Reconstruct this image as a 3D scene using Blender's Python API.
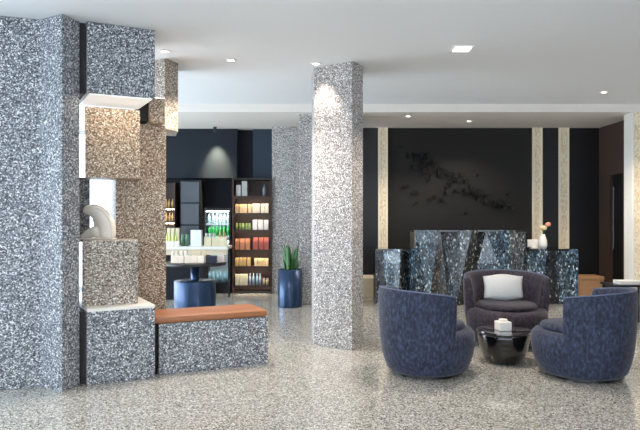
import bpy, bmesh, math, random
from mathutils import Vector, Matrix
PI = math.pi
for o in list(bpy.data.objects): bpy.data.objects.remove(o)
S = bpy.context.scene
C = S.collection
H = 1.4          # camera height
F = 640.0        # focal length in pixels
CEIL = 3.0

# ------------------------------------------------------------------ camera, sky, light
cam = bpy.data.cameras.new('camera'); co = bpy.data.objects.new('camera', cam); C.objects.link(co)
co.location = (0, 0, H); co.rotation_euler = (PI/2, 0, 0)
cam.sensor_width = 36; cam.lens = 36.0; cam.clip_start = .05; cam.clip_end = 200
cam.shift_y = 0.5/640
S.camera = co
w = bpy.data.worlds.new('daylight'); S.world = w; w.use_nodes = True
bg = w.node_tree.nodes['Background']; bg.inputs[0].default_value = (.74, .87, 1, 1); bg.inputs[1].default_value = 3.9
S.view_settings.view_transform = 'Standard'; S.view_settings.look = 'None'
S.view_settings.gamma = 1; S.view_settings.exposure = 0.1; S.view_settings.use_curve_mapping = False

def area(name, loc, rot, sx, sy, power, col):
    l = bpy.data.lights.new(name, 'AREA'); l.shape = 'RECTANGLE'; l.size = sx; l.size_y = sy; l.energy = power; l.color = col
    o = bpy.data.objects.new(name, l); C.objects.link(o); o.location = loc; o.rotation_euler = rot
    return o
# daylight arriving through the glazed fronts (left and behind the viewer)
area('daylight_left', (-6.3, 8.3, 1.6), (0, -PI/2, 0), 2.6, 7.0, 360, (.76, .88, 1))
area('daylight_left', (-6.3, 1.6, 1.6), (0, -PI/2, 0), 2.6, 6.0, 110, (.76, .88, 1))
area('daylight_front', (-.5, -2.6, 1.7), (PI/2, 0, 0), 9, 2.6, 60, (.93, .96, 1))

# ------------------------------------------------------------------ materials
def srgb(r, g, b):
    f = lambda c: (c/255/12.92) if c/255 <= .04045 else ((c/255+.055)/1.055)**2.4
    return (f(r), f(g), f(b), 1)
def new_mat(name):
    m = bpy.data.materials.new(name); m.use_nodes = True
    return m, m.node_tree.nodes, m.node_tree.links, m.node_tree.nodes['Principled BSDF']
def plain(name, col, rough=.6, metal=0, noise=.08, nscale=12, bump=0, coat=0, sheen=0):
    m, N, L, b = new_mat(name)
    tc = N.new('ShaderNodeTexCoord'); nz = N.new('ShaderNodeTexNoise'); nz.inputs['Scale'].default_value = nscale
    nz.inputs['Detail'].default_value = 4
    L.new(tc.outputs['Object'], nz.inputs['Vector'])
    mx = N.new('ShaderNodeMixRGB'); mx.blend_type = 'MIX'
    mx.inputs[1].default_value = tuple(max(0, c*(1-noise)) for c in col[:3])+(1,)
    mx.inputs[2].default_value = tuple(min(1, c*(1+noise)) for c in col[:3])+(1,)
    L.new(nz.outputs['Fac'], mx.inputs[0]); L.new(mx.outputs[0], b.inputs['Base Color'])
    b.inputs['Roughness'].default_value = rough; b.inputs['Metallic'].default_value = metal
    b.inputs['Coat Weight'].default_value = coat
    b.inputs['Sheen Weight'].default_value = sheen; b.inputs['Sheen Roughness'].default_value = .4
    if bump:
        bp = N.new('ShaderNodeBump'); bp.inputs['Strength'].default_value = bump; bp.inputs['Distance'].default_value = .01
        L.new(nz.outputs['Fac'], bp.inputs['Height']); L.new(bp.outputs[0], b.inputs['Normal'])
    return m
def chips(name, stops, scale, rough=.5, stretch=(1, 1, 1), randomness=1.0, spec=.5, coat=0, bump=0):
    """terrazzo / mosaic: every Voronoi cell takes one colour of the ramp"""
    m, N, L, b = new_mat(name)
    tc = N.new('ShaderNodeTexCoord'); mp = N.new('ShaderNodeMapping'); mp.inputs['Scale'].default_value = stretch
    vo = N.new('ShaderNodeTexVoronoi'); vo.inputs['Scale'].default_value = scale; vo.inputs['Randomness'].default_value = randomness
    L.new(tc.outputs['Object'], mp.inputs[0]); L.new(mp.outputs[0], vo.inputs['Vector'])
    sp = N.new('ShaderNodeSeparateColor'); L.new(vo.outputs['Color'], sp.inputs[0])
    cr = N.new('ShaderNodeValToRGB'); cr.color_ramp.interpolation = 'CONSTANT'
    e = cr.color_ramp.elements
    while len(e) > 1: e.remove(e[-1])
    e[0].position = 0; e[0].color = stops[0][1]
    for p, c in stops[1:]:
        k = e.new(p); k.color = c
    L.new(sp.outputs[0], cr.inputs[0]); L.new(cr.outputs[0], b.inputs['Base Color'])
    b.inputs['Roughness'].default_value = rough; b.inputs['Coat Weight'].default_value = coat
    b.inputs['Specular IOR Level'].default_value = spec
    if bump:
        bp = N.new('ShaderNodeBump'); bp.inputs['Strength'].default_value = bump; bp.inputs['Distance'].default_value = .004
        L.new(sp.outputs[1], bp.inputs['Height']); L.new(bp.outputs[0], b.inputs['Normal'])
    return m
def emit(name, col, strength):
    m, N, L, b = new_mat(name)
    b.inputs['Base Color'].default_value = col; b.inputs['Emission Color'].default_value = col
    b.inputs['Emission Strength'].default_value = strength
    return m

M = {}
M['mosaic'] = chips('grey_mosaic', [(0, srgb(48, 52, 58)), (.16, srgb(80, 84, 91)), (.36, srgb(114, 119, 126)), (.56, srgb(141, 146, 153)), (.74, srgb(176, 180, 186)), (.88, srgb(236, 238, 240))], 122, .45)
M['mosaic_pale'] = chips('pale_mosaic', [(0, srgb(82, 80, 80)), (.14, srgb(118, 115, 114)), (.34, srgb(148, 145, 144)), (.56, srgb(170, 167, 166)), (.74, srgb(196, 193, 191)), (.88, srgb(248, 246, 244))], 122, .45)
M['mosaic_tan'] = chips('tan_mosaic', [(0, srgb(84, 66, 50)), (.16, srgb(120, 99, 78)), (.36, srgb(158, 134, 108)), (.56, srgb(184, 160, 134)), (.74, srgb(208, 188, 164)), (.88, srgb(244, 234, 220))], 122, .45)
M['mosaic_brown'] = chips('brown_mosaic', [(0, srgb(74, 64, 56)), (.16, srgb(110, 98, 88)), (.36, srgb(146, 134, 122)), (.56, srgb(170, 160, 148)), (.74, srgb(198, 188, 176)), (.88, srgb(234, 228, 218))], 122, .45)
M['floor'] = chips('floor_terrazzo', [(0, srgb(96, 94, 89)), (.15, srgb(138, 136, 129)), (.36, srgb(172, 170, 162)), (.6, srgb(190, 188, 180)), (.8, srgb(212, 210, 203)), (.92, srgb(240, 238, 233))], 115, .16, spec=.5, coat=.35)
M['ceiling'] = plain('ceiling_paint', srgb(236, 239, 242), .85, noise=.01)
M['white'] = plain('white_stone', srgb(236, 233, 226), .4, noise=.03)
M['lit_edge'] = plain('lit_edge_ivory', srgb(250, 236, 208), .5, noise=.02)
M['soffit'] = plain('ceiling_warm_paint', srgb(230, 225, 218), .85, noise=.01)
M['panel'] = plain('charcoal_panel', srgb(23, 21, 20), .75, noise=.10, nscale=3)
M['navy_wall'] = plain('navy_wall_paint', srgb(12, 24, 36), .85, noise=.06, nscale=3)
M['navy_deep'] = plain('deep_navy_paint', srgb(9, 14, 26), .85, noise=.06, nscale=3)
M['slate_wall'] = plain('slate_blue_panel', srgb(26, 42, 58), .7, noise=.05, nscale=5)
M['black_wall'] = plain('black_wall_paint', srgb(14, 14, 18), .45, noise=.06)
M['brown_wall'] = plain('brown_wall_paint', srgb(66, 50, 42), .6, noise=.08, nscale=4)
M['stone'] = chips('travertine', [(0, srgb(226, 204, 168)), (.25, srgb(238, 220, 188)), (.55, srgb(244, 230, 202)), (.8, srgb(250, 240, 218))], 60, .4, stretch=(1, 1, .5))
M['beige'] = plain('beige_limestone', srgb(214, 200, 174), .5, noise=.1, nscale=8)
M['wood'] = plain('light_wood', srgb(178, 138, 100), .45, noise=.15, nscale=20)
M['dark_wood'] = plain('dark_wood', srgb(54, 31, 20), .45, noise=.2, nscale=18)
M['leather'] = plain('cognac_leather', srgb(158, 104, 70), .42, noise=.08, nscale=14, bump=.15)
def velvet(name, dark, mid, light):
    m, N, L, b = new_mat(name)
    tc = N.new('ShaderNodeTexCoord'); mp = N.new('ShaderNodeMapping'); mp.inputs['Scale'].default_value = (1, 1, .55)
    nz = N.new('ShaderNodeTexNoise'); nz.inputs['Scale'].default_value = 42; nz.inputs['Detail'].default_value = 5; nz.inputs['Roughness'].default_value = .65
    L.new(tc.outputs['Object'], mp.inputs[0]); L.new(mp.outputs[0], nz.inputs['Vector'])
    cr = N.new('ShaderNodeValToRGB'); e = cr.color_ramp.elements
    e[0].position = .38; e[0].color = dark; e[1].position = .66; e[1].color = light; k = e.new(.5); k.color = mid
    L.new(nz.outputs['Fac'], cr.inputs[0]); L.new(cr.outputs[0], b.inputs['Base Color'])
    bp = N.new('ShaderNodeBump'); bp.inputs['Strength'].default_value = .5; bp.inputs['Distance'].default_value = .01
    L.new(nz.outputs['Fac'], bp.inputs['Height']); L.new(bp.outputs[0], b.inputs['Normal'])
    b.inputs['Roughness'].default_value = .8; b.inputs['Sheen Weight'].default_value = .15; b.inputs['Sheen Roughness'].default_value = .4
    return m
M['velvet'] = velvet('navy_velvet', srgb(22, 27, 44), srgb(37, 44, 66), srgb(62, 72, 98))
M['velvet_plum'] = velvet('plum_velvet', srgb(30, 25, 33), srgb(46, 40, 52), srgb(70, 62, 78))
M['piping'] = plain('velvet_piping', srgb(92, 104, 132), .6)
M['black'] = plain('black_metal', srgb(18, 18, 20), .35, noise=.05)
M['gloss_black'] = plain('black_lacquer', srgb(16, 15, 17), .12, noise=.05, coat=.6)
M['black_matte'] = plain('matte_black', srgb(12, 12, 13), .8)
M['table_top'] = plain('smoked_glass_top', srgb(50, 48, 50), .08, noise=.05, coat=1)
M['gap_shade'] = plain('shade_slab', srgb(34, 32, 34), .7)  # dark tone standing in for shade in narrow gaps
M['blue_metal'] = plain('blue_lacquered_metal', srgb(38, 62, 94), .32, metal=.55, noise=.04, coat=.2)
M['pillow'] = plain('pale_grey_linen', srgb(206, 208, 208), .85, noise=.06, nscale=40, bump=.1)
M['leaf'] = plain('green_leaf', srgb(66, 112, 66), .45, noise=.25, nscale=9)
M['soil'] = plain('soil', srgb(40, 30, 24), .9)
M['plaster'] = plain('cream_plaster', srgb(240, 233, 222), .6, noise=.06)
M['petal'] = plain('coral_petal', srgb(222, 150, 126), .6)
M['frame'] = plain('window_frame', srgb(180, 184, 188), .5)
M['cooler_lining'] = plain('cooler_lining', srgb(214, 226, 230), .4)
M['led_cool'] = emit('cool_led', (.85, .97, 1, 1), 30)
M['led_warm'] = emit('warm_led', (1, .78, .55, 1), 36)
M['lens'] = emit('downlight_lens', (1, .93, .82, 1), 9)
M['underside_glow'] = emit('underside_glow', (1, .98, .95, 1), .35)
M['steel_blue_glass'] = plain('steel_blue_glass', srgb(58, 66, 76), .3, noise=.12, nscale=3, coat=.2)
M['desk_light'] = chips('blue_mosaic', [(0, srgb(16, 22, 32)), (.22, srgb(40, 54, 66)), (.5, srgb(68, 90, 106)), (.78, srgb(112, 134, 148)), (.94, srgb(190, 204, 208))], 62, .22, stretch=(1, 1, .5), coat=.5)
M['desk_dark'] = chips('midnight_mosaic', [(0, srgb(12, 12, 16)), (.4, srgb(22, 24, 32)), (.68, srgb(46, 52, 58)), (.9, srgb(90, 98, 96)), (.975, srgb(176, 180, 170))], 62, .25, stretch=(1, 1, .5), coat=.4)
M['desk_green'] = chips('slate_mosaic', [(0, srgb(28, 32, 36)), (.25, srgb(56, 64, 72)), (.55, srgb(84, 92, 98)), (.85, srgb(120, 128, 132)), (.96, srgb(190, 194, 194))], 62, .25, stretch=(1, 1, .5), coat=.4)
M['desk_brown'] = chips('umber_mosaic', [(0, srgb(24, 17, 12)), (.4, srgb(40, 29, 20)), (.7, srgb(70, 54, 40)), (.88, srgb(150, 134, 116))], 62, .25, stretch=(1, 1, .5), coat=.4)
mg, N, L, b = new_mat('clear_glass')
N.remove(b); t = N.new('ShaderNodeBsdfTransparent'); g = N.new('ShaderNodeBsdfGlossy'); g.inputs['Roughness'].default_value = .02
fr = N.new('ShaderNodeFresnel'); mx = N.new('ShaderNodeMixShader')
L.new(fr.outputs[0], mx.inputs[0]); L.new(t.outputs[0], mx.inputs[1]); L.new(g.outputs[0], mx.inputs[2])
L.new(mx.outputs[0], N['Material Output'].inputs[0]); M['glass'] = mg
_pc = {}
def colm(r, g_, b_, rough=.5):
    k = (r, g_, b_)
    if k not in _pc: _pc[k] = plain('colour_%d_%d_%d' % k, srgb(r, g_, b_), rough)
    return _pc[k]

# ------------------------------------------------------------------ helpers
def X(px, d): return (px-320)*d/F
def Z(py, d): return H-(py-215.5)*d/F
def obj(name, bm, m, parent=None, smooth=False, loc=None):
    bmesh.ops.recalc_face_normals(bm, faces=bm.faces[:])
    me = bpy.data.meshes.new(name); bm.to_mesh(me); bm.free()
    if smooth:
        for p in me.polygons: p.use_smooth = True
    o = bpy.data.objects.new(name, me); C.objects.link(o)
    if isinstance(m, (list, tuple)):
        for k in m: me.materials.append(k)
    else: me.materials.append(m)
    if parent: o.parent = parent
    if loc is not None: o.location = loc
    return o
def thing(name, label, cat, loc=(0, 0, 0), rotz=0, group=None):
    o = bpy.data.objects.new(name, None); C.objects.link(o); o.empty_display_size = .2
    o.location = loc; o.rotation_euler = (0, 0, rotz)
    o['label'] = label; o['category'] = cat
    if group: o['group'] = group
    return o
def tag(o, label, cat, group=None, kind=None):
    o['label'] = label; o['category'] = cat
    if group: o['group'] = group
    if kind: o['kind'] = kind
    return o
def struct(name, bm, m, label=None):
    o = obj(name, bm, m); o['kind'] = 'structure'
    if label: o['label'] = label
    return o
def dup(root, loc, rotz, label, group=None):
    r = root.copy(); C.objects.link(r); r.location = loc; r.rotation_euler = (0, 0, rotz); r['label'] = label
    if group: r['group'] = group
    for ch in list(root.children):
        c = ch.copy(); C.objects.link(c); c.parent = r
        for g_ in ch.children:
            d = g_.copy(); C.objects.link(d); d.parent = c
    return r
def bev(bm, w_, seg=2):
    bmesh.ops.bevel(bm, geom=bm.edges[:], offset=w_, segments=seg, affect='EDGES', profile=.5)
def box(x0, x1, y0, y1, z0, z1, b=0, bm=None, seg=2):
    own = bmesh.new()
    r = bmesh.ops.create_cube(own, size=1)
    for v in own.verts:
        v.co = Vector((x0+(v.co.x+.5)*(x1-x0), y0+(v.co.y+.5)*(y1-y0), z0+(v.co.z+.5)*(z1-z0)))
    if b: bev(own, b, seg)
    if bm is None: return own
    me = bpy.data.meshes.new('t'); own.to_mesh(me); own.free(); bm.from_mesh(me); bpy.data.meshes.remove(me)
    return bm
def prism(pts, z0, z1, b=0):
    bm = bmesh.new()
    lo = [bm.verts.new((x, y, z0)) for x, y in pts]; hi = [bm.verts.new((x, y, z1)) for x, y in pts]
    bm.faces.new(lo); bm.faces.new(hi)
    n = len(pts)
    for i in range(n): bm.faces.new((lo[i], lo[(i+1) % n], hi[(i+1) % n], hi[i]))
    bmesh.ops.recalc_face_normals(bm, faces=bm.faces[:])
    if b: bev(bm, b, 1)
    return bm
def lathe(prof, n=32, cx=0, cy=0, bm=None):
    bm = bm or bmesh.new()
    rings = []
    for r, z in prof:
        if r < 1e-5: rings.append([bm.verts.new((cx, cy, z))])
        else: rings.append([bm.verts.new((cx+r*math.cos(2*PI*i/n), cy+r*math.sin(2*PI*i/n), z)) for i in range(n)])
    for a, b_ in zip(rings, rings[1:]):
        for i in range(n):
            j = (i+1) % n
            if len(a) == 1 and len(b_) == 1: continue
            if len(a) == 1: bm.faces.new((a[0], b_[i], b_[j]))
            elif len(b_) == 1: bm.faces.new((a[i], a[j], b_[0]))
            else: bm.faces.new((a[i], a[j], b_[j], b_[i]))
    return bm
def tube(pts, rad, n=8, bm=None):
    bm = bm or bmesh.new()
    pts = [Vector(p) for p in pts]; rings = []
    for i, p in enumerate(pts):
        t = (pts[min(i+1, len(pts)-1)]-pts[max(i-1, 0)]).normalized()
        up = Vector((0, 0, 1)) if abs(t.z) < .95 else Vector((1, 0, 0))
        a = t.cross(up).normalized(); c = t.cross(a)
        r = rad[i] if isinstance(rad, (list, tuple)) else rad
        rings.append([bm.verts.new(p+a*r*math.cos(2*PI*k/n)+c*r*math.sin(2*PI*k/n)) for k in range(n)])
    for A, B in zip(rings, rings[1:]):
        for k in range(n): bm.faces.new((A[k], A[(k+1) % n], B[(k+1) % n], B[k]))
    bm.faces.new(rings[0]); bm.faces.new(rings[-1])
    return bm
def subsurf(o, lv=2):
    m = o.modifiers.new('sub', 'SUBSURF'); m.levels = lv; m.render_levels = lv
    for p in o.data.polygons: p.use_smooth = True

# ------------------------------------------------------------------ the setting
struct('floor', box(-8, 8, -4, 12.5, -.1, 0), M['floor'])
bm = box(-8, 8, -4, 7.5, CEIL, CEIL+.3)
struct('ceiling', bm, M['ceiling'])
struct('ceiling_recess', box(-8, 8, 7.5, 9.9, CEIL+.12, CEIL+.3), M['ceiling'])
struct('ceiling_rear', box(-8, 8, 9.9, 12.5, CEIL, CEIL+.3), M['soffit'])
BW = 11.7
struct('wall_back', box(X(300, BW), X(568, BW)+.03, BW, BW+.2, 0, CEIL), M['panel'])
struct('wall_back_right', box(X(568, BW)+.03, 5.1, BW, BW+.2, 0, CEIL), M['black_wall'])
struct('trim_1', box(X(366, BW)-.5, X(378, BW), BW-.02, BW, .0, CEIL), M['black_wall'])
struct('trim_2', box(X(541, BW), X(558, BW), BW-.02, BW, .0, CEIL), M['black_wall'])
for k, (a, b_) in enumerate(((378, 387.5), (532, 541.5), (558, 568))):
    t_ = struct('trim_%d' % (k+3), box(X(a, BW)+.03, X(b_, BW)-.03, BW-.05, BW, 0, CEIL, .004), M['stone'])
    obj('lit_edge_strip', box(X(a, BW), X(a, BW)+.03, BW-.06, BW, 0, CEIL), M['lit_edge'], t_); obj('lit_edge_strip', box(X(b_, BW)-.03, X(b_, BW), BW-.06, BW, 0, CEIL), M['lit_edge'], t_)  # paler edges imitate edge lighting on the stone strips
# brown side wall with a dark doorway
dy0, dy1, dz = 10.78, 11.28, 2.11
bm = box(5.1, 5.3, 10.2, dy0, 0, CEIL); box(5.1, 5.3, dy1, BW+.2, 0, CEIL, bm=bm); box(5.1, 5.3, dy0, dy1, dz, CEIL, bm=bm)
struct('wall_right', bm, M['brown_wall'])
d1 = struct('door_1', box(5.16, 5.21, dy0, dy1, 0, dz), M['black'])
obj('door_handle', tube([(5.14, dy1-.07, .8), (5.14, dy1-.07, 1.9)], .012), M['steel_blue_glass'], d1)
struct('wall_side_right', box(7.0, 7.2, 6, 10.2, 0, CEIL), M['soffit'])
struct('wall_back_far_right', box(5.3, 7.2, 10.2, 10.4, 0, CEIL), M['brown_wall'])
# shop walls
struct('wall_shop', box(-3.3, X(300, 12.1), 12.1, 12.3, 0, CEIL), M['navy_deep'])
struct('trim_6', box(X(150, 11.8), X(237, 11.8), 11.8, 12.1, Z(178, 11.8), CEIL), M['navy_wall'])
struct('trim_7', box(X(237, 12.), X(253, 12.), 12.0, 12.1, Z(178, 12.), CEIL), M['navy_deep'])
struct('trim_8', box(X(253, 11.85), X(275, 11.85), 11.85, 12.1, Z(178, 11.85), CEIL), M['slate_wall'])
# glazed wall at the left rear and on the left
def window(name, x0, x1, y0, y1, n, axis):
    bm = bmesh.new()
    if axis == 'x':
        for k in range(n+1):
            c = x0+(x1-x0)*k/n; box(c-.03, c+.03, y0, y1, 0, CEIL, bm=bm)
        box(x0, x1, y0, y1, 0, .06, bm=bm); box(x0, x1, y0, y1, CEIL-.06, CEIL, bm=bm)
    else:
        for k in range(n+1):
            c = y0+(y1-y0)*k/n; box(x0, x1, c-.03, c+.03, 0, CEIL, bm=bm)
        box(x0, x1, y0, y1, 0, .06, bm=bm); box(x0, x1, y0, y1, CEIL-.06, CEIL, bm=bm)
    f = struct(name, bm, M['frame'])
    if axis == 'x': p = box(x0, x1, (y0+y1)/2-.004, (y0+y1)/2+.004, .06, CEIL-.06)
    else: p = box((x0+x1)/2-.004, (x0+x1)/2+.004, y0, y1, .06, CEIL-.06)
    obj('pane', p, M['glass'], f)
window('window_1', -6.6, -3.36, 12.1, 12.2, 2, 'x')
window('window_2', -6.7, -6.6, 5.0, 12.2, 4, 'y')
window('window_3', -6.7, -6.6, -4, 5.0, 4, 'y')
struct('wall_front_right', box(7.0, 7.2, -4, 6.0, 0, CEIL), M['brown_wall'])
window('window_5', -6.6, 7.0, -4.1, -4.0, 7, 'x')

# ------------------------------------------------------------------ mosaic pillars
def pp(px, d): return (X(px, d), d)
pl = thing('mosaic_pillar', 'large faceted grey mosaic pillar filling the left edge of the lobby', 'pillar', (-2.4, 5.3, 0))
off = lambda pts: [(x+2.4, y-5.3) for x, y in pts]
obj('shaft', prism(off([pp(-60, 5.02), pp(0, 5.12), pp(40, 5.22), pp(62, 5.07), pp(79.5, 5.27), (-2.28, 5.75), (-3.3, 5.8)]), 0, CEIL, .004), M['mosaic'], pl)
obj('side_block', prism(off([(-2.5, 5.75), pp(90, 6.1), (-2.32, 6.45), (-2.7, 6.4)]), 1.15, 1.76), M['mosaic'], pl)
mp_ = obj('mosaic_pillar', prism([(0, 0), (X(352, 6.63)-X(314, 6.94), -.31), (X(363, 6.84)-X(314, 6.94), -.10), (.42, .34), (-.03, .36)], 0, CEIL, .004), M['mosaic_pale'], loc=(X(314, 6.94), 6.94, 0))
tag(mp_, 'pale grey mosaic pillar standing alone in the middle of the lobby', 'pillar')
fp = obj('mosaic_pillar', box(0, .85, 0, .5, 0, CEIL, .004), M['mosaic_pale'], loc=(X(299, 10.1), 10.1, 0))  # pale mosaic stands in for window light on this pillar
tag(fp, 'grey mosaic pillar partly hidden behind the freestanding middle pillar', 'pillar')
sp = obj('mosaic_pillar', box(0, X(301, 11.5)-X(272, 11.5), 0, .58, 0, CEIL, .004), M['mosaic_pale'], loc=(X(272, 11.5), 11.5, 0))  # paler mosaic here too, in place of light from the windows
tag(sp, 'grey mosaic pier at the right end of the shop behind the potted plant', 'pillar')
rp = thing('stone_pillar', 'pale travertine pillar at the right edge of the lobby', 'pillar', (X(632.5, 9.9), 9.9, 0))
obj('shaft', box(.03, .7, 0.01, .28, 0, CEIL, .004), M['stone'], rp)
obj('edge_trim', box(0, .03, 0, .28, 0, CEIL, .003), M['white'], rp)

# ------------------------------------------------------------------ block tower with the niche
A = Vector((X(87, 5.26), 5.26)); B = Vector((X(155, 5.52), 5.52)); u = (B-A).normalized(); nn = Vector((-u.y, u.x))
tw = thing('block_tower', 'tower of offset mosaic blocks framing an open niche beside the large pillar', 'tower', (A.x, A.y, 0))
def tpr(p0, p1, depth, z0, z1, b=.004):
    p0 = Vector(p0); p1 = Vector(p1); u_ = (p1-p0).normalized(); n_ = Vector((-u_.y, u_.x))
    return prism([tuple(p-A) for p in (p0, p1, p1+n_*depth, p0+n_*depth)], z0, z1, b)
obj('block', tpr(A, B, .62, 2.41, CEIL-.002), M['mosaic'], tw)
obj('block', tpr(A, B, .62, 0, .605), M['mosaic'], tw)
obj('ledge', tpr(A, B, .62, .605, .63, .002), M['white'], tw)
obj('glow_plate', tpr(A+u*.02+nn*.02, B-u*.02+nn*.02, .55, 2.40, 2.41, 0), M['underside_glow'], tw)  # glowing plate added to imitate light on the block's underside
r0 = A+nn*.07  # dark slabs below put shade into the gap beside the pillar
obj('shade_slab', prism([tuple(p-A) for p in (r0-u*.005, r0-u*.005+nn*.35, r0-u*.13+nn*.35, r0-u*.115+nn*.02)], 2.41, CEIL-.002), M['gap_shade'], tw)
obj('shade_slab', prism([tuple(p-A) for p in (r0-u*.005, r0-u*.005+nn*.35, r0-u*.13+nn*.35, r0-u*.115+nn*.02)], 0, .6), M['gap_shade'], tw)
obj('block', prism([tuple(Vector(p)-A) for p in (pp(85, 5.62), pp(140, 5.84), pp(138, 6.2), pp(86, 6.05))], 1.737, 2.36, .004), M['mosaic_tan'], tw)
obj('block', prism([tuple(Vector(p)-A) for p in (pp(82, 5.40), pp(138, 5.60), pp(136, 6.04), pp(83, 5.98))], .63, 1.185, .004), M['mosaic_brown'], tw)
nl = bpy.data.lights.new('lamp', 'AREA'); nl.shape = 'RECTANGLE'; nl.size = .6; nl.size_y = .3; nl.energy = 2.6; nl.color = (1, .84, .66)
no = bpy.data.objects.new('lamp', nl); C.objects.link(no); no.parent = tw; q_ = u*.37+nn*.16; no.location = (q_.x, q_.y, 2.39); no.rotation_euler = (0, 0, math.atan2(u.y, u.x))
obj('block', tpr(pp(116, 6.05), pp(166, 6.25), .42, 0, 2.28), M['mosaic_tan'], tw)
obj('block', prism([tuple(Vector(p)-A) for p in (pp(150, 6.62), pp(165, 6.5), pp(178, 6.72), pp(176, 7.1), pp(152, 7.0))], 2.28, CEIL-.002, .004), M['mosaic_brown'], tw)
obj('block', tpr(pp(150, 6.06), pp(165, 6.12), .45, 2.28, 2.52), M['mosaic_tan'], tw)
obj('shade_slab', tpr(pp(138, 6.1), pp(150, 6.14), .3, 2.3, 2.52), M['gap_shade'], tw)  # dark slab imitating the shadow side of the small block
# cream shell sculpture standing on the niche block
sc = thing('shell_sculpture', 'cream plaster shell sculpture standing on the niche block', 'sculpture', (X(97, 5.72), 5.74, 1.186))
def spx(px, py): return ((px-97)*.0090, 0, (240-py)*.0090)
def fan(pts, rad, depth):
    bm = tube([spx(*p) for p in pts], [q*.009 for q in rad], 14)
    for v in bm.verts: v.co.y *= depth; v.co.z = max(v.co.z, 0)
    return bm
o = obj('shell', fan([(83, 214), (85, 211), (91, 210.5), (97, 213), (103, 219), (106, 227), (106.5, 234), (106, 240)], [2, 5, 7, 8.5, 9, 9.4, 9, 8.5], .7), M['plaster'], sc, True); subsurf(o, 1)
o = obj('rim_fold', fan([(82, 212), (88, 207.5), (97, 207.5), (106, 213), (112, 223), (113, 233), (112, 240)], [1.4, 2, 2.2, 2.4, 2.4, 2.2, 2], 2.4), M['plaster'], sc, True); subsurf(o, 1)
o = obj('tail', fan([(79, 239), (86, 235.5), (93, 232), (100, 232)], [2, 4, 6, 7], 1.2), M['plaster'], sc, True); subsurf(o, 1)
o = obj('inner_fold', fan([(93, 218), (97, 221), (99, 227), (99, 234), (98, 240)], [3, 5, 6.5, 7, 7], .5), M['plaster'], sc, True); subsurf(o, 1)
obj('foot', box(-.15, .15, -.07, .07, 0, .012, .004), M['plaster'], sc)

# bench with leather pad
p0 = Vector(pp(159, 5.6)); p1 = Vector(pp(268, 6.03)); ub = (p1-p0); Lb = ub.length; ang = math.atan2(ub.y, ub.x)
bn = thing('mosaic_bench', 'low grey mosaic bench with a cognac leather seat pad beside the block tower', 'bench', (p0.x, p0.y, 0), ang)
obj('base', box(0, Lb, 0, .46, 0, .448, .004), M['mosaic'], bn)
obj('shade_slab', box(-.05, -.002, .05, .4, 0, .44), M['gap_shade'], bn)  # dark slab imitating shade in the gap between bench and tower
obj('seat_pad', box(-.045, Lb-.005, -.004, .46, .450, .515, .02, seg=3), M['leather'], bn, True)

# ------------------------------------------------------------------ armchairs
def make_chair(label, vel, loc, rotz, sc_=.93, sweep=100):
    t = thing('barrel_armchair', label, 'armchair', loc, rotz)
    # local: faces -y
    # base drum (slightly longer to the front)
    def fr_(a): return 1.0+.10*max(0, -math.sin(a))
    prof = [(0, .035), (.345, .035), (.375, .06), (.412, .16), (.435, .28), (.43, .36), (.40, .395), (.33, .40), (0, .40)]
    bm = lathe(prof, 40)
    for v in bm.verts:
        if v.co.y < 0: v.co.y *= 1.12
    o = obj('seat_base', bm, vel, t, True)
    # wrap-around back shell
    prof = [(.36, .05), (.392, .09), (.425, .2), (.445, .35), (.456, .52), (.462, .70), (.458, .755), (.435, .775), (.405, .768), (.385, .74), (.365, .62), (.350, .46), (.345, .36), (.34, .06)]
    n = 34; T = math.radians(sweep); bm = bmesh.new(); rows = []
    for i in range(n+1):
        th = -T+2*T*i/n; e = abs(th)/T
        row = []
        for r, z in prof:
            zz = z if z < .4 else z-(z-.4)*.15*e**2
            row.append(bm.verts.new((r*math.sin(th), r*math.cos(th)*1.0, zz)))
        rows.append(row)
    k_ = len(prof)
    for a, b_ in zip(rows, rows[1:]):
        for k in range(k_): bm.faces.new((a[k], a[(k+1) % k_], b_[(k+1) % k_], b_[k]))
    bm.faces.new(rows[0]); bm.faces.new(rows[-1])
    o = obj('backrest', bm, vel, t, True); subsurf(o, 1)
    pts = []
    for i in range(n+1):
        th = (-T+2*T*i/n)*.985; e = abs(th)/T; z = .772
        pts.append((.449*math.sin(th), .449*math.cos(th), z-(z-.4)*.15*e**2))
    obj('piping', tube(pts, .0055, 6), M['piping'], t, True)
    # seat cushion
    bm = lathe([(0, .385), (.27, .385), (.31, .40), (.325, .425), (.31, .45), (.26, .462), (0, .468)], 36)
    for v in bm.verts:
        v.co.y = v.co.y*(1.25 if v.co.y < 0 else 1)
    obj('seat_cushion', bm, vel, t, True)
    obj('swivel_plinth', lathe([(0, 0), (.29, 0), (.29, .04), (0, .04)], 28), M['black'], t)
    t.scale = (sc_, sc_, 1.0)
    return t
R = math.radians
make_chair('navy velvet barrel armchair on the left of the round table, its back to the viewer', M['velvet'], (X(426, 5.72), 5.72, 0), R(30)+PI/2, sweep=90)
make_chair('navy velvet barrel armchair on the right of the round table, seat pointing left', M['velvet'], (X(584, 5.6), 5.6, 0), R(141)+PI/2, sweep=98)
make_chair('plum velvet barrel armchair behind the table facing the viewer, holding a pale pillow', M['velvet_plum'], (X(506, 7.0), 7.0, 0), R(-90-4)+PI/2, 1.0)
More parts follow.
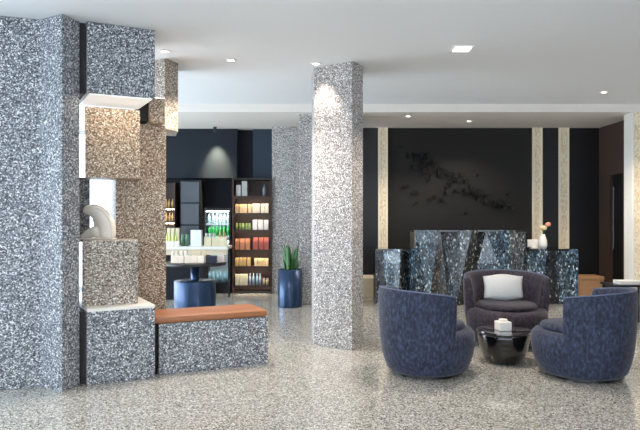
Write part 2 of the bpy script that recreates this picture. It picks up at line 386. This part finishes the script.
# pillow
bm = bmesh.new(); nx, nz = 14, 10; W_, H_ = .44, .27
for side in (1, -1):
    g = [[bm.verts.new(((i/nx-.5)*W_*(1-.06*math.sin(PI*j/nz)), side*.055*(math.sin(PI*i/nx)*math.sin(PI*j/nz))**.6, (j/nz)*H_ + .012*math.cos(2*PI*i/nx)*(.5-j/nz)*2)) for i in range(nx+1)] for j in range(nz+1)]
    for j in range(nz):
        for i in range(nx): bm.faces.new((g[j][i], g[j][i+1], g[j+1][i+1], g[j+1][i]))
bmesh.ops.remove_doubles(bm, verts=bm.verts[:], dist=.0008)
pw = obj('throw_pillow', bm, M['pillow'], smooth=True, loc=(X(504.5, 7.0), 7.02, .478)); pw.rotation_euler = (R(-13), 0, R(-2))
tag(pw, 'pale grey rectangular pillow leaning on the back of the plum armchair', 'pillow')

# round drum table
ct = thing('round_side_table', 'low round black bowl-shaped table between the three armchairs', 'table', (X(504, 6.12), 6.13, 0))
obj('base', lathe([(0, 0), (.15, 0), (.175, .012), (.205, .08), (.232, .17), (.244, .25), (.247, .290), (0, .290)], 48), M['gloss_black'], ct, True)
obj('table_top', lathe([(0, .290), (.252, .290), (.256, .296), (.254, .307), (0, .308)], 48), M['table_top'], ct)
cb = thing('candle_holder', 'small square white candle holder on the round black table', 'candle holder', (X(501.5, 6.15), 6.10, .308), R(8))
obj('cup', box(-.062, .062, -.062, .062, 0, .085, .008), M['white'], cb)
obj('candle', lathe([(0, .085), (.04, .085), (.04, .105), (0, .107)], 20), M['plaster'], cb)

# ------------------------------------------------------------------ reception desk
DD = 10.0
def desk(label, x0, x1, ztop, depth, dfront, facets, back0):
    """facets: (top_left_px, top_right_px, bottom_left_px, bottom_right_px, material, ridge_left, ridge_right)"""
    t = thing('reception_desk', label, 'reception desk', (X(x0, dfront), dfront, 0))
    ox, oy = X(x0, dfront), dfront
    obj('body', box(0.01, X(x1, dfront)-ox-.01, .13, depth, 0, ztop-.03), M['black'], t)
    obj('counter_top', box(.002, X(x1, dfront)-ox-.002, .02, depth+.02, ztop-.03, ztop, .004), M['gloss_black'], t)
    for tl, tr, bl, br, m, rl, rr in facets:
        bm = bmesh.new()
        pts = [(tl, ztop-.002, rl), (tr, ztop-.002, rr), (br, .0, rr), (bl, .0, rl)]
        f = [bm.verts.new((X(p, dfront)-ox, r, z)) for p, z, r in pts]
        k = [bm.verts.new((X(p, dfront)-ox, .15, z)) for p, z, r in pts]
        bm.faces.new(f); bm.faces.new(k)
        for i in range(4): bm.faces.new((f[i], f[(i+1) % 4], k[(i+1) % 4], k[i]))
        obj('front_panel', bm, m, t)
    return t
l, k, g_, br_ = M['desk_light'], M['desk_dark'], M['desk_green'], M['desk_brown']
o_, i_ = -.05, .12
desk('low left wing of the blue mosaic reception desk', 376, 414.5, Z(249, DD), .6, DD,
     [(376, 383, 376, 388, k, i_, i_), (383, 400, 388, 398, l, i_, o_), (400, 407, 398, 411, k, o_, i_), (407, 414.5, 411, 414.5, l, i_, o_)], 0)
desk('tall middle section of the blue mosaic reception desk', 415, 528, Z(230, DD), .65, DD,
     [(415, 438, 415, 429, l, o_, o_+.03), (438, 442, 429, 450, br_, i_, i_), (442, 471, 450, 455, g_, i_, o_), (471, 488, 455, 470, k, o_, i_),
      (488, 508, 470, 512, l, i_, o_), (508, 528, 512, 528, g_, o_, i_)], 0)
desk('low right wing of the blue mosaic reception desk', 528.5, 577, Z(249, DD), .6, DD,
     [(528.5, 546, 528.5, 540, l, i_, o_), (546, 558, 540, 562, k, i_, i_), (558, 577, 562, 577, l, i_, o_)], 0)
zr = Z(249, DD)
mo = thing('desk_monitor', 'small white screen seen from behind on the right wing of the desk', 'monitor', (X(534, 10.2), 10.22, zr))
obj('screen_back', box(-.1, .09, -.012, .012, .02, .14, .004), M['white'], mo)
obj('stand', box(-.05, .05, -.04, .05, 0, .02, .003), M['white'], mo)
va = thing('flower_vase', 'white vase with coral flowers on the right wing of the desk', 'vase', (X(543, 10.15), 10.15, zr))
obj('vase', lathe([(0, 0), (.05, 0), (.065, .05), (.062, .12), (.04, .19), (.03, .21), (.034, .225), (0, .22)], 24), M['white'], va, True)
rnd = random.Random(4)
for q in range(7):
    a = rnd.uniform(0, 2*PI); r = rnd.uniform(.02, .09); z = rnd.uniform(.29, .41)
    st = obj('stem', tube([(0, 0, .2), (r*.4*math.cos(a), r*.4*math.sin(a), .27), (r*math.cos(a), r*math.sin(a), z)], .004, 5), M['leaf'], va)
    bm = bmesh.new()
    bmesh.ops.create_icosphere(bm, subdivisions=2, radius=.042)
    for v in bm.verts:
        v.co *= 1+.25*math.sin(9*math.atan2(v.co.y, v.co.x)); v.co.z *= .7; v.co += Vector((r*math.cos(a), r*math.sin(a), z))
    obj('blossom', bm, M['petal'] if q % 3 else colm(236, 214, 170), st, True)
tag(obj('stone_plinth', box(X(360, 11.3), X(376.5, 11.3), 10.9, 11.5, 0, Z(278, 10.9), .01), M['beige']), 'low beige stone plinth against the dark wall left of the reception desk', 'plinth')
wb = thing('wooden_bench', 'low light wooden bench against the dark wall right of the reception desk', 'bench', (X(588, 11.1), 11.1, 0))
obj('seat', box(-.22, .2, -.2, .2, .30, .36, .01), M['wood'], wb)
obj('body', box(-.21, .19, -.19, .19, 0, .30, .005), M['wood'], wb)
lt = thing('low_table', 'low black table behind the right armchair with white magazines on it', 'table', (X(624, 8.2), 8.2, 0))
obj('table_top', box(-.22, .3, -.2, .2, .5, .53, .005), M['black'], lt)
for sx in (-.19, .27):
    for sy in (-.17, .17): obj('leg', box(sx-.012, sx+.012, sy-.012, sy+.012, 0, .5), M['black'], lt)
tag(obj('magazine_stack', box(-.12, .15, -.1, .1, 0, .045, .004), M['white'], loc=(X(624, 8.2), 8.15, .53)), 'small stack of white magazines on the low black table', 'magazines')

# wall sculpture: flock of small black wings
ws = thing('wall_sculpture', 'flock of small black wing-shaped pieces spreading across the charcoal wall', 'wall art', (X(455, BW), BW, Z(180, BW)))
rnd = random.Random(11)
spots = [(401, 147), (405, 187), (478, 176), (414, 193), (415, 204), (432, 198), (442, 200), (446, 193), (466, 213), (508, 194), (426, 158), (432, 160), (440, 170), (506, 205)]
for q in range(78):
    t = rnd.random()
    px = 408+98*t; py = 153+ (t**.85)*55
    sp_ = 9*math.sin(PI*min(1, t*1.0+.12))+2
    spots.append((px+rnd.gauss(0, 3.0), py+rnd.gauss(0, sp_*.5)))
for px, py in spots:
    x = X(px, BW)-X(455, BW); z = Z(py, BW)-Z(180, BW); s = rnd.uniform(.035, .065); a = rnd.uniform(-.6, .5)
    bm = bmesh.new()
    for sd in (1, -1):
        pts = [(0, 0, -.5), (0, 0, .45), (.8, -.5, .75), (1.15, -.9, .2), (.8, -.5, -.5)]
        v = [bm.verts.new((sd*p[0]*s, p[1]*s*.9-.01, p[2]*s)) for p in pts]
        v2 = [bm.verts.new((sd*p[0]*s, p[1]*s*.9, p[2]*s)) for p in pts]
        bm.faces.new(v); bm.faces.new(v2)
        for i in range(5): bm.faces.new((v[i], v[(i+1) % 5], v2[(i+1) % 5], v2[i]))
    bmesh.ops.rotate(bm, verts=bm.verts[:], cent=(0, 0, 0), matrix=Matrix.Rotation(a, 3, 'Y'))
    bmesh.ops.translate(bm, verts=bm.verts[:], vec=(x, -.003, z))
    obj('wing_piece', bm, M['black_matte'], ws)

# ------------------------------------------------------------------ planter by the pier
pt = thing('potted_plant', 'tall blue metal cylinder planter with upright green leaves in front of the pier', 'plant', (X(290, 9.86), 9.86, 0))
obj('pot', lathe([(0, 0), (.185, 0), (.187, .01), (.187, .575), (.175, .575), (.172, .53), (0, .53)], 40), M['blue_metal'], pt, True)
obj('soil', lathe([(0, .545), (.172, .54)], 24), M['soil'], pt)
rnd = random.Random(2)
for q in range(24):
    a = rnd.uniform(0, 2*PI); r = rnd.uniform(.01, .12); h = rnd.uniform(.16, .44) if q else .5
    lean = rnd.uniform(.02, .09); ln = rnd.uniform(.022, .036)
    bm = bmesh.new(); rows = []
    for i in range(7):
        t = i/6; wd = ln*math.sin(PI*min(1, .18+t*.82))+.001
        c = Vector((r*math.cos(a)+lean*t*t*math.cos(a), r*math.sin(a)+lean*t*t*math.sin(a), .53+h*t)); s = Vector((-math.sin(a+q), math.cos(a+q), 0))
        rows.append([bm.verts.new(c-s*wd), bm.verts.new(c+Vector((math.cos(a), math.sin(a), 0))*.006), bm.verts.new(c+s*wd)])
    for x0, x1 in zip(rows, rows[1:]):
        for k_ in range(2): bm.faces.new((x0[k_], x0[k_+1], x1[k_+1], x1[k_]))
    o = obj('leaf', bm, M['leaf'], pt, True); sm = o.modifiers.new('s', 'SOLIDIFY'); sm.thickness = .004

# ------------------------------------------------------------------ the shop
RD = 11.45
rk = thing('display_shelf', 'dark wooden shop shelf with warm lit rows of snacks', 'shelf', (X(232, RD), RD, 0))
rw = X(272, RD)-X(232, RD); rtop = Z(178, RD)
obj('side_panel', box(0, .03, 0, .4, 0, rtop), M['dark_wood'], rk)
obj('side_panel', box(rw-.03, rw, 0, .4, 0, rtop), M['dark_wood'], rk)
obj('back_panel', box(.03, rw-.03, .37, .4, 0, rtop), M['dark_wood'], rk)
obj('top_panel', box(.03, rw-.03, 0, .37, rtop-.03, rtop), M['black'], rk)
rows = [196, 213, 230, 250, 266.5, 286]
for py in rows:
    z = Z(py, RD)
    bm = box(.03, rw-.03, .01, .37, z-.02, z); box(.03, rw-.03, .0, .012, z-.04, z, bm=bm); s_ = obj('shelf', bm, M['dark_wood'], rk)
    obj('light_strip', box(.05, rw-.05, .03, .055, z-.028, z-.02), M['led_warm'], s_)
obj('plinth', box(.03, rw-.03, .03, .37, 0, .04), M['black'], rk)

def packet(name, w_, h_, d_, m):
    bm = box(-w_/2, w_/2, -d_/2, d_/2, 0, h_)
    bmesh.ops.subdivide_edges(bm, edges=bm.edges[:], cuts=2, use_grid_fill=True)
    for v in bm.verts:
        t = v.co.z/h_; v.co.y *= .18+.82*math.sin(PI*min(1, max(0, t*.9+.05)))**.5 if t > .3 else 1
    return obj(name, bm, m, smooth=False)
def carton(name, w_, h_, d_, m): return obj(name, box(-w_/2, w_/2, -d_/2, d_/2, 0, h_, .005, seg=1), m)
def bottle(name, r, h_, m):
    return obj(name, lathe([(0, 0), (r, 0), (r, h_*.58), (r*.8, h_*.7), (r*.38, h_*.8), (r*.38, h_*.97), (0, h_)], 14), m, smooth=True)
def jar(name, r, h_, m):
    return obj(name, lathe([(0, 0), (r, 0), (r, h_*.75), (r*.8, h_*.82), (r*.85, h_*.84), (r*.85, h_), (0, h_)], 14), m, smooth=True)
def row(x0, x1, n, y, z, maker, label, cat, group, jit=.006, rr=random.Random(9)):
    src = None; NW = ['', 'one', 'two', 'three', 'four', 'five', 'six']; OW = ['', 'second', 'third', 'fourth', 'fifth']
    for i in range(n):
        x = x0+(x1-x0)*(i+.5)/n
        if src is None: src = maker(); o = src; tag(o, label, cat, group)
        else: o = src.copy(); C.objects.link(o)
        if n > 1: o['label'] = label + ', ' + ('leftmost' if i == 0 else 'rightmost' if i == n-1 else OW[i]+' from left') + ' of ' + NW[n]
        o.location = (x+rr.uniform(-jit, jit), y+rr.uniform(-jit, jit), z); o.rotation_euler = (0, 0, rr.uniform(-.08, .08))
RX = lambda px: X(px, RD+.12)
RY = RD+.12
def rz(i): return Z(rows[i], RD)
def two(i, spec):
    for (a, b_, n, mk, label, cat, grp) in spec: row(RX(a), RX(b_), n, RY, rz(i)+.0005, mk, label, cat, grp)
two(0, [(236, 242, 1, lambda: carton('gift_box', .09, .2, .12, colm(196, 190, 184)), 'short pale gift box, first from the left on the top shelf', 'box', 'gift boxes on the top shelf'),
        (241.5, 248, 1, lambda: carton('gift_box', .10, .27, .12, colm(176, 176, 176)), 'tall grey gift box on the top shelf', 'box', 'gift boxes on the top shelf'),
        (262, 266.5, 1, lambda: bottle('bottle', .035, .22, colm(120, 124, 130)), 'grey bottle at the right of the top shelf', 'bottle', None)])
two(1, [(235, 252, 4, lambda: packet('snack_packet', .065, .16, .06, colm(232, 196, 150)), 'golden snack packet on the left of the second shelf', 'packet', 'golden packets on the second shelf'),
        (252, 269, 4, lambda: packet('snack_packet', .065, .17, .06, colm(244, 226, 200)), 'cream snack packet on the right of the second shelf', 'packet', 'cream packets on the second shelf')])
two(2, [(235, 251.5, 5, lambda: jar('jar', .024, .12, colm(168, 186, 116)), 'green jar on the left of the third shelf', 'jar', 'green jars on the third shelf'),
        (253, 269, 3, lambda: carton('carton', .085, .18, .1, colm(236, 230, 222)), 'white carton on the right of the third shelf', 'carton', 'white cartons on the third shelf')])
two(3, [(235, 250, 3, lambda: packet('snack_packet', .08, .2, .07, colm(206, 140, 102)), 'orange snack packet on the left of the fourth shelf', 'packet', 'orange packets on the fourth shelf'),
        (253, 269, 3, lambda: packet('snack_packet', .085, .22, .07, colm(172, 92, 80)), 'red snack packet on the right of the fourth shelf', 'packet', 'red packets on the fourth shelf')])
two(4, [(235, 251, 4, lambda: carton('carton', .06, .15, .09, colm(222, 190, 130)), 'yellow carton on the left of the fifth shelf', 'carton', 'yellow cartons on the fifth shelf'),
        (254, 269, 4, lambda: packet('snack_packet', .06, .14, .06, colm(244, 214, 160)), 'pale gold packet on the right of the fifth shelf', 'packet', 'pale gold packets on the fifth shelf')])
two(5, [(235, 248, 3, lambda: carton('carton', .07, .2, .1, colm(230, 226, 200)), 'cream carton on the left of the bottom shelf', 'carton', 'cream cartons on the bottom shelf'),
        (248.5, 262, 4, lambda: bottle('bottle', .023, .22, colm(170, 196, 220)), 'pale blue bottle in the middle of the bottom shelf', 'bottle', 'pale blue bottles on the bottom shelf'),
        (262.5, 269, 2, lambda: jar('jar', .025, .13, colm(214, 200, 170)), 'beige jar at the right of the bottom shelf', 'jar', 'beige jars on the bottom shelf')])

# open cooler
CD = 11.5
cl = thing('open_cooler', 'lit open drinks cooler left of the wooden shop shelf', 'cooler', (X(204, CD), CD, 0))
cw = X(230.5, CD)-X(204, CD); ctop = Z(208, CD)
obj('side_panel', box(0, .025, 0, .55, 0, ctop), M['black'], cl); obj('side_panel', box(cw-.025, cw, 0, .55, 0, ctop), M['black'], cl)
obj('top_panel', box(.025, cw-.025, 0, .55, ctop-.05, ctop), M['black'], cl)
obj('back_panel', box(.025, cw-.025, .5, .55, 0, ctop-.05), M['cooler_lining'], cl)
obj('base', box(.025, cw-.025, 0, .5, 0, Z(283, CD)), M['black'], cl)
obj('light_strip', box(.04, cw-.04, .03, .07, ctop-.065, ctop-.05), M['led_cool'], cl)
crow = [223.5, 236, 250, 264, 281]
for py in crow[:-1]:
    z = Z(py, CD); bm = box(.025, cw-.025, .03, .5, z-.015, z); box(.025, cw-.025, .02, .03, z-.03, z, bm=bm); s_ = obj('shelf', bm, M['cooler_lining'], cl)
    obj('light_strip', box(.04, cw-.04, .04, .055, Z(py, CD)-.022, Z(py, CD)-.015), M['led_cool'], s_)
bq = X(206, CD), X(229, CD)
row(bq[0], bq[1], 6, CD+.14, Z(223.5, CD)+.0005, lambda: bottle('drink_bottle', .029, .18, colm(214, 232, 226)), 'clear pale drink bottle on the top shelf of the cooler', 'bottle', 'pale bottles on the top cooler shelf', .003)
row(bq[0], bq[1], 6, CD+.14, Z(236, CD)+.0005, lambda: bottle('drink_bottle', .030, .19, colm(40, 150, 70)), 'green drink bottle on the second shelf of the cooler', 'bottle', 'green bottles on the second cooler shelf', .003)
row(bq[0], bq[1], 5, CD+.14, Z(250, CD)+.0005, lambda: carton('drink_carton', .06, .17, .07, colm(226, 230, 210)), 'white drink carton on the third shelf of the cooler', 'carton', 'cartons on the third cooler shelf', .003)
row(bq[0], bq[1], 6, CD+.14, Z(283, CD)+.0005, lambda: bottle('drink_bottle', .028, .2, colm(168, 206, 222)), 'light blue drink bottle on the bottom shelf of the cooler', 'bottle', 'light blue bottles at the bottom of the cooler', .003)

# tall grey-blue cabinet and a narrow wooden shelf at the shop's left end
tc_ = thing('tall_cabinet', 'tall narrow cabinet with grey-blue glass panels on the shop back wall', 'cabinet', (X(179.5, 11.7), 11.7, 0))
tcw = X(200, 11.7)-X(179.5, 11.7); tct = Z(180, 11.7)
obj('body', box(0, tcw, .03, .38, 0, tct), M['navy_wall'], tc_)
nq = 5
for q in range(nq):
    z0 = .02+(tct-.04)*q/nq; obj('glass_panel', box(.02, tcw-.02, 0, .03, z0+.01, z0+(tct-.04)/nq-.01, .003), M['steel_blue_glass'], tc_)
ns = thing('narrow_shelf', 'narrow dark wooden shelf of golden bottles at the left end of the shop', 'shelf', (X(152, 11.6), 11.6, 0))
nw = X(175, 11.6)-X(152, 11.6)
obj('back_panel', box(0, nw, .32, .35, 0, 2.0), M['dark_wood'], ns)
obj('side_panel', box(0, .02, 0, .32, 0, 2.0), M['dark_wood'], ns); obj('side_panel', box(nw-.02, nw, 0, .32, 0, 2.0), M['dark_wood'], ns)
for q, py in enumerate((208, 222)):
    z = Z(py, 11.6)
    s_ = obj('shelf', box(.02, nw-.02, 0, .32, z-.02, z), M['dark_wood'], ns)
    obj('light_strip', box(.03, nw-.03, .03, .045, z-.028, z-.02), M['led_warm'], s_)
    row(X(164, 11.7), X(174, 11.7), 3, 11.75, z+.0005, lambda: bottle('bottle', .022, .17, colm(206, 168, 110)), 'golden bottle on the %s board of the narrow shelf' % ('upper' if q == 0 else 'lower'), 'bottle', 'golden bottles on the %s board of the narrow shelf' % ('upper' if q == 0 else 'lower'))

# long white counter
KD = 10.6
kc = thing('shop_counter', 'long pale shop counter crowded with goods in front of the cooler', 'counter', (X(140, KD), KD, 0))
kw = X(228, KD)-X(140, KD); kt = Z(246.5, KD)
obj('worktop', box(0, kw, -.03, .5, kt-.05, kt, .005), M['white'], kc)
obj('front_panel', box(.02, kw-.02, 0, .02, kt-.14, kt-.05), M['beige'], kc)
obj('body', box(.02, X(203, KD)-X(140, KD), .06, .5, 0, kt-.05), M['navy_deep'], kc)
obj('leg', box(kw-.06, kw-.03, .4, .43, 0, kt-.05), M['black'], kc)
KX = lambda px: X(px, KD+.12)
ky = KD+.12
row(KX(165), KX(178), 4, ky, kt+.0005, lambda: bottle('bottle', .022, .22, colm(206, 214, 120)), 'yellow-green bottle at the left of the shop counter', 'bottle', 'yellow-green bottles on the counter')
row(KX(166), KX(181), 3, ky-.1, kt+.0005, lambda: carton('carton', .08, .09, .06, colm(232, 226, 214)), 'low cream carton at the front left of the counter', 'carton', 'cream cartons at the counter front')
row(KX(181), KX(189), 2, ky, kt+.0005, lambda: jar('jar', .034, .2, colm(88, 128, 104)), 'dark green jar next to the yellow-green bottles on the counter', 'jar', 'dark green jars on the counter')
row(KX(190), KX(203), 1, ky, kt+.0005, lambda: carton('card_display', .18, .27, .1, colm(226, 230, 232)), 'tall white display box in the middle of the counter', 'box', None)
row(KX(204), KX(227), 6, ky, kt+.0005, lambda: packet('snack_packet', .065, .15, .05, colm(222, 212, 178)), 'cream snack packet at the right of the counter', 'packet', 'cream packets on the counter')

ky2 = KD+.34
row(X(167, ky2), X(180, ky2), 3, ky2, kt+.0005, lambda: carton('carton', .06, .30, .08, colm(214, 204, 176)), 'tall beige carton behind the yellow-green bottles on the counter', 'carton', 'beige cartons at the back of the counter')
row(X(205, ky2), X(216, ky2), 3, ky2, kt+.0005, lambda: jar('jar', .03, .21, colm(216, 226, 220)), 'white jar behind the cream packets on the counter', 'jar', 'white jars at the back of the counter')
row(X(218, ky2), X(226, ky2), 2, ky2, kt+.0005, lambda: bottle('bottle', .028, .26, colm(196, 170, 110)), 'amber bottle at the right back of the counter', 'bottle', 'amber bottles at the back of the counter')
# pedestal table with drum base
DT = 8.6
dt = thing('pedestal_table', 'dark round display table on a blue metal drum base behind the bench', 'table', (X(195, DT), DT, 0))
obj('drum_base', lathe([(0, 0), (.272, 0), (.276, .01), (.276, .52), (.266, .53), (0, .53)], 48), M['blue_metal'], dt, True)
obj('post', lathe([(0, .53), (.06, .53), (.055, .55), (.055, .735), (0, .735)], 24), M['blue_metal'], dt, True)
obj('table_top', lathe([(0, .735), (.41, .735), (.42, .745), (.42, .765), (.41, .775), (0, .775)], 48), M['black'], dt)
row(X(171, 8.4), X(205, 8.4), 5, 8.4, .7755, lambda: carton('cookie_box', .085, .10, .07, colm(232, 224, 210)), 'small cream box at the front of the display table', 'box', 'cream boxes on the display table')
row(X(207, 8.45), X(216, 8.45), 1, 8.45, .7755, lambda: carton('cookie_box', .13, .09, .1, colm(30, 38, 60)), 'navy box right of the cream boxes on the display table', 'box', None)
row(X(171, 8.62), X(188, 8.62), 4, 8.62, .7755, lambda: jar('cookie_jar', .026, .15, colm(226, 220, 206)), 'cream jar behind the small boxes on the display table', 'jar', 'cream jars on the display table')
row(X(192, 8.62), X(206, 8.62), 3, 8.62, .7755, lambda: packet('snack_packet', .06, .15, .05, colm(208, 196, 168)), 'beige packet behind the small boxes on the display table', 'packet', 'beige packets on the display table')
row(X(219, 8.55), X(225, 8.55), 1, 8.55, .7755, lambda: carton('cookie_box', .09, .10, .09, colm(206, 196, 196)), 'pale pink box at the right edge of the display table', 'box', None)

# ------------------------------------------------------------------ recessed downlights
def spot(parent, power, size, blend, col=(1, .86, .72), rad=.04, z=-.03):
    l_ = bpy.data.lights.new('lamp', 'SPOT'); l_.energy = power; l_.spot_size = size; l_.spot_blend = blend; l_.color = col; l_.shadow_soft_size = rad
    o = bpy.data.objects.new('lamp', l_); C.objects.link(o); o.parent = parent; o.location = (0, 0, z)
    return o
def downlight(px, py, label, z=CEIL, r=.045, power=30, size=1.4, square=False, xy=None):
    d = F*(z-H)/(215.5-py) if xy is None else xy[1]
    x = X(px, d) if xy is None else xy[0]
    t = thing('downlight', label, 'ceiling light', (x, d, z))
    if square:
        bm = box(-.10, .10, -.10, .10, -.012, 0); obj('trim_plate', bm, M['white'], t)
        obj('lens', box(-.075, .075, -.075, .075, -.016, -.012), M['lens'], t)
    else:
        obj('trim_ring', lathe([(r*.8, 0), (r*.8, -.008), (r*1.3, -.008), (r*1.35, 0)], 24), M['white'], t)
        obj('lens', lathe([(0, -.004), (r*.8, -.004)], 24), M['lens'], t)
    spot(t, power, size, .6)
    return t
downlight(462, 48, 'square ceiling downlight above the navy armchairs', square=True, power=170, size=2.2)
downlight(165, 51, 'small ceiling downlight just right of the block tower', power=60)
downlight(231, 60, 'small ceiling downlight between the block tower and the middle pillar', power=170, size=2.2)
downlight(316, 63.5, 'small ceiling downlight close to the top of the middle pillar', power=45)
downlight(604, 92, 'small recessed ceiling downlight at the far right of the ceiling recess', z=CEIL+.12, power=200, size=2.2)
downlight(408, 116, 'small ceiling downlight left above the charcoal wall', power=100, size=2.2)
downlight(469, 121, 'small ceiling downlight in front of the charcoal wall sculpture', power=70, size=2.2)

for x_, y_ in ((-2.2, 3.2), (.6, 3.2), (3.2, 3.2), (-2.2, .4), (.6, .4), (3.2, .4), (5.2, 6.1)):  # unseen lamps added to brighten the floor
    downlight(0, 0, 'added fill light outside the view, above the foreground floor', power=45, size=2.3, xy=(x_, y_))['group'] = 'added fill lights outside the view'
# shop picture spot washing the navy bulkhead
ss = thing('wall_spot', 'small black spotlight washing the navy wall above the shop', 'spotlight', (X(215, 11.55), 11.55, CEIL))
obj('housing', lathe([(0, 0), (.03, 0), (.03, -.09), (0, -.09)], 16), M['black'], ss)
sl = spot(ss, 300, 1.0, 1, z=-.1, col=(1, .9, .6)); sl.rotation_euler = (R(22), 0, 0)
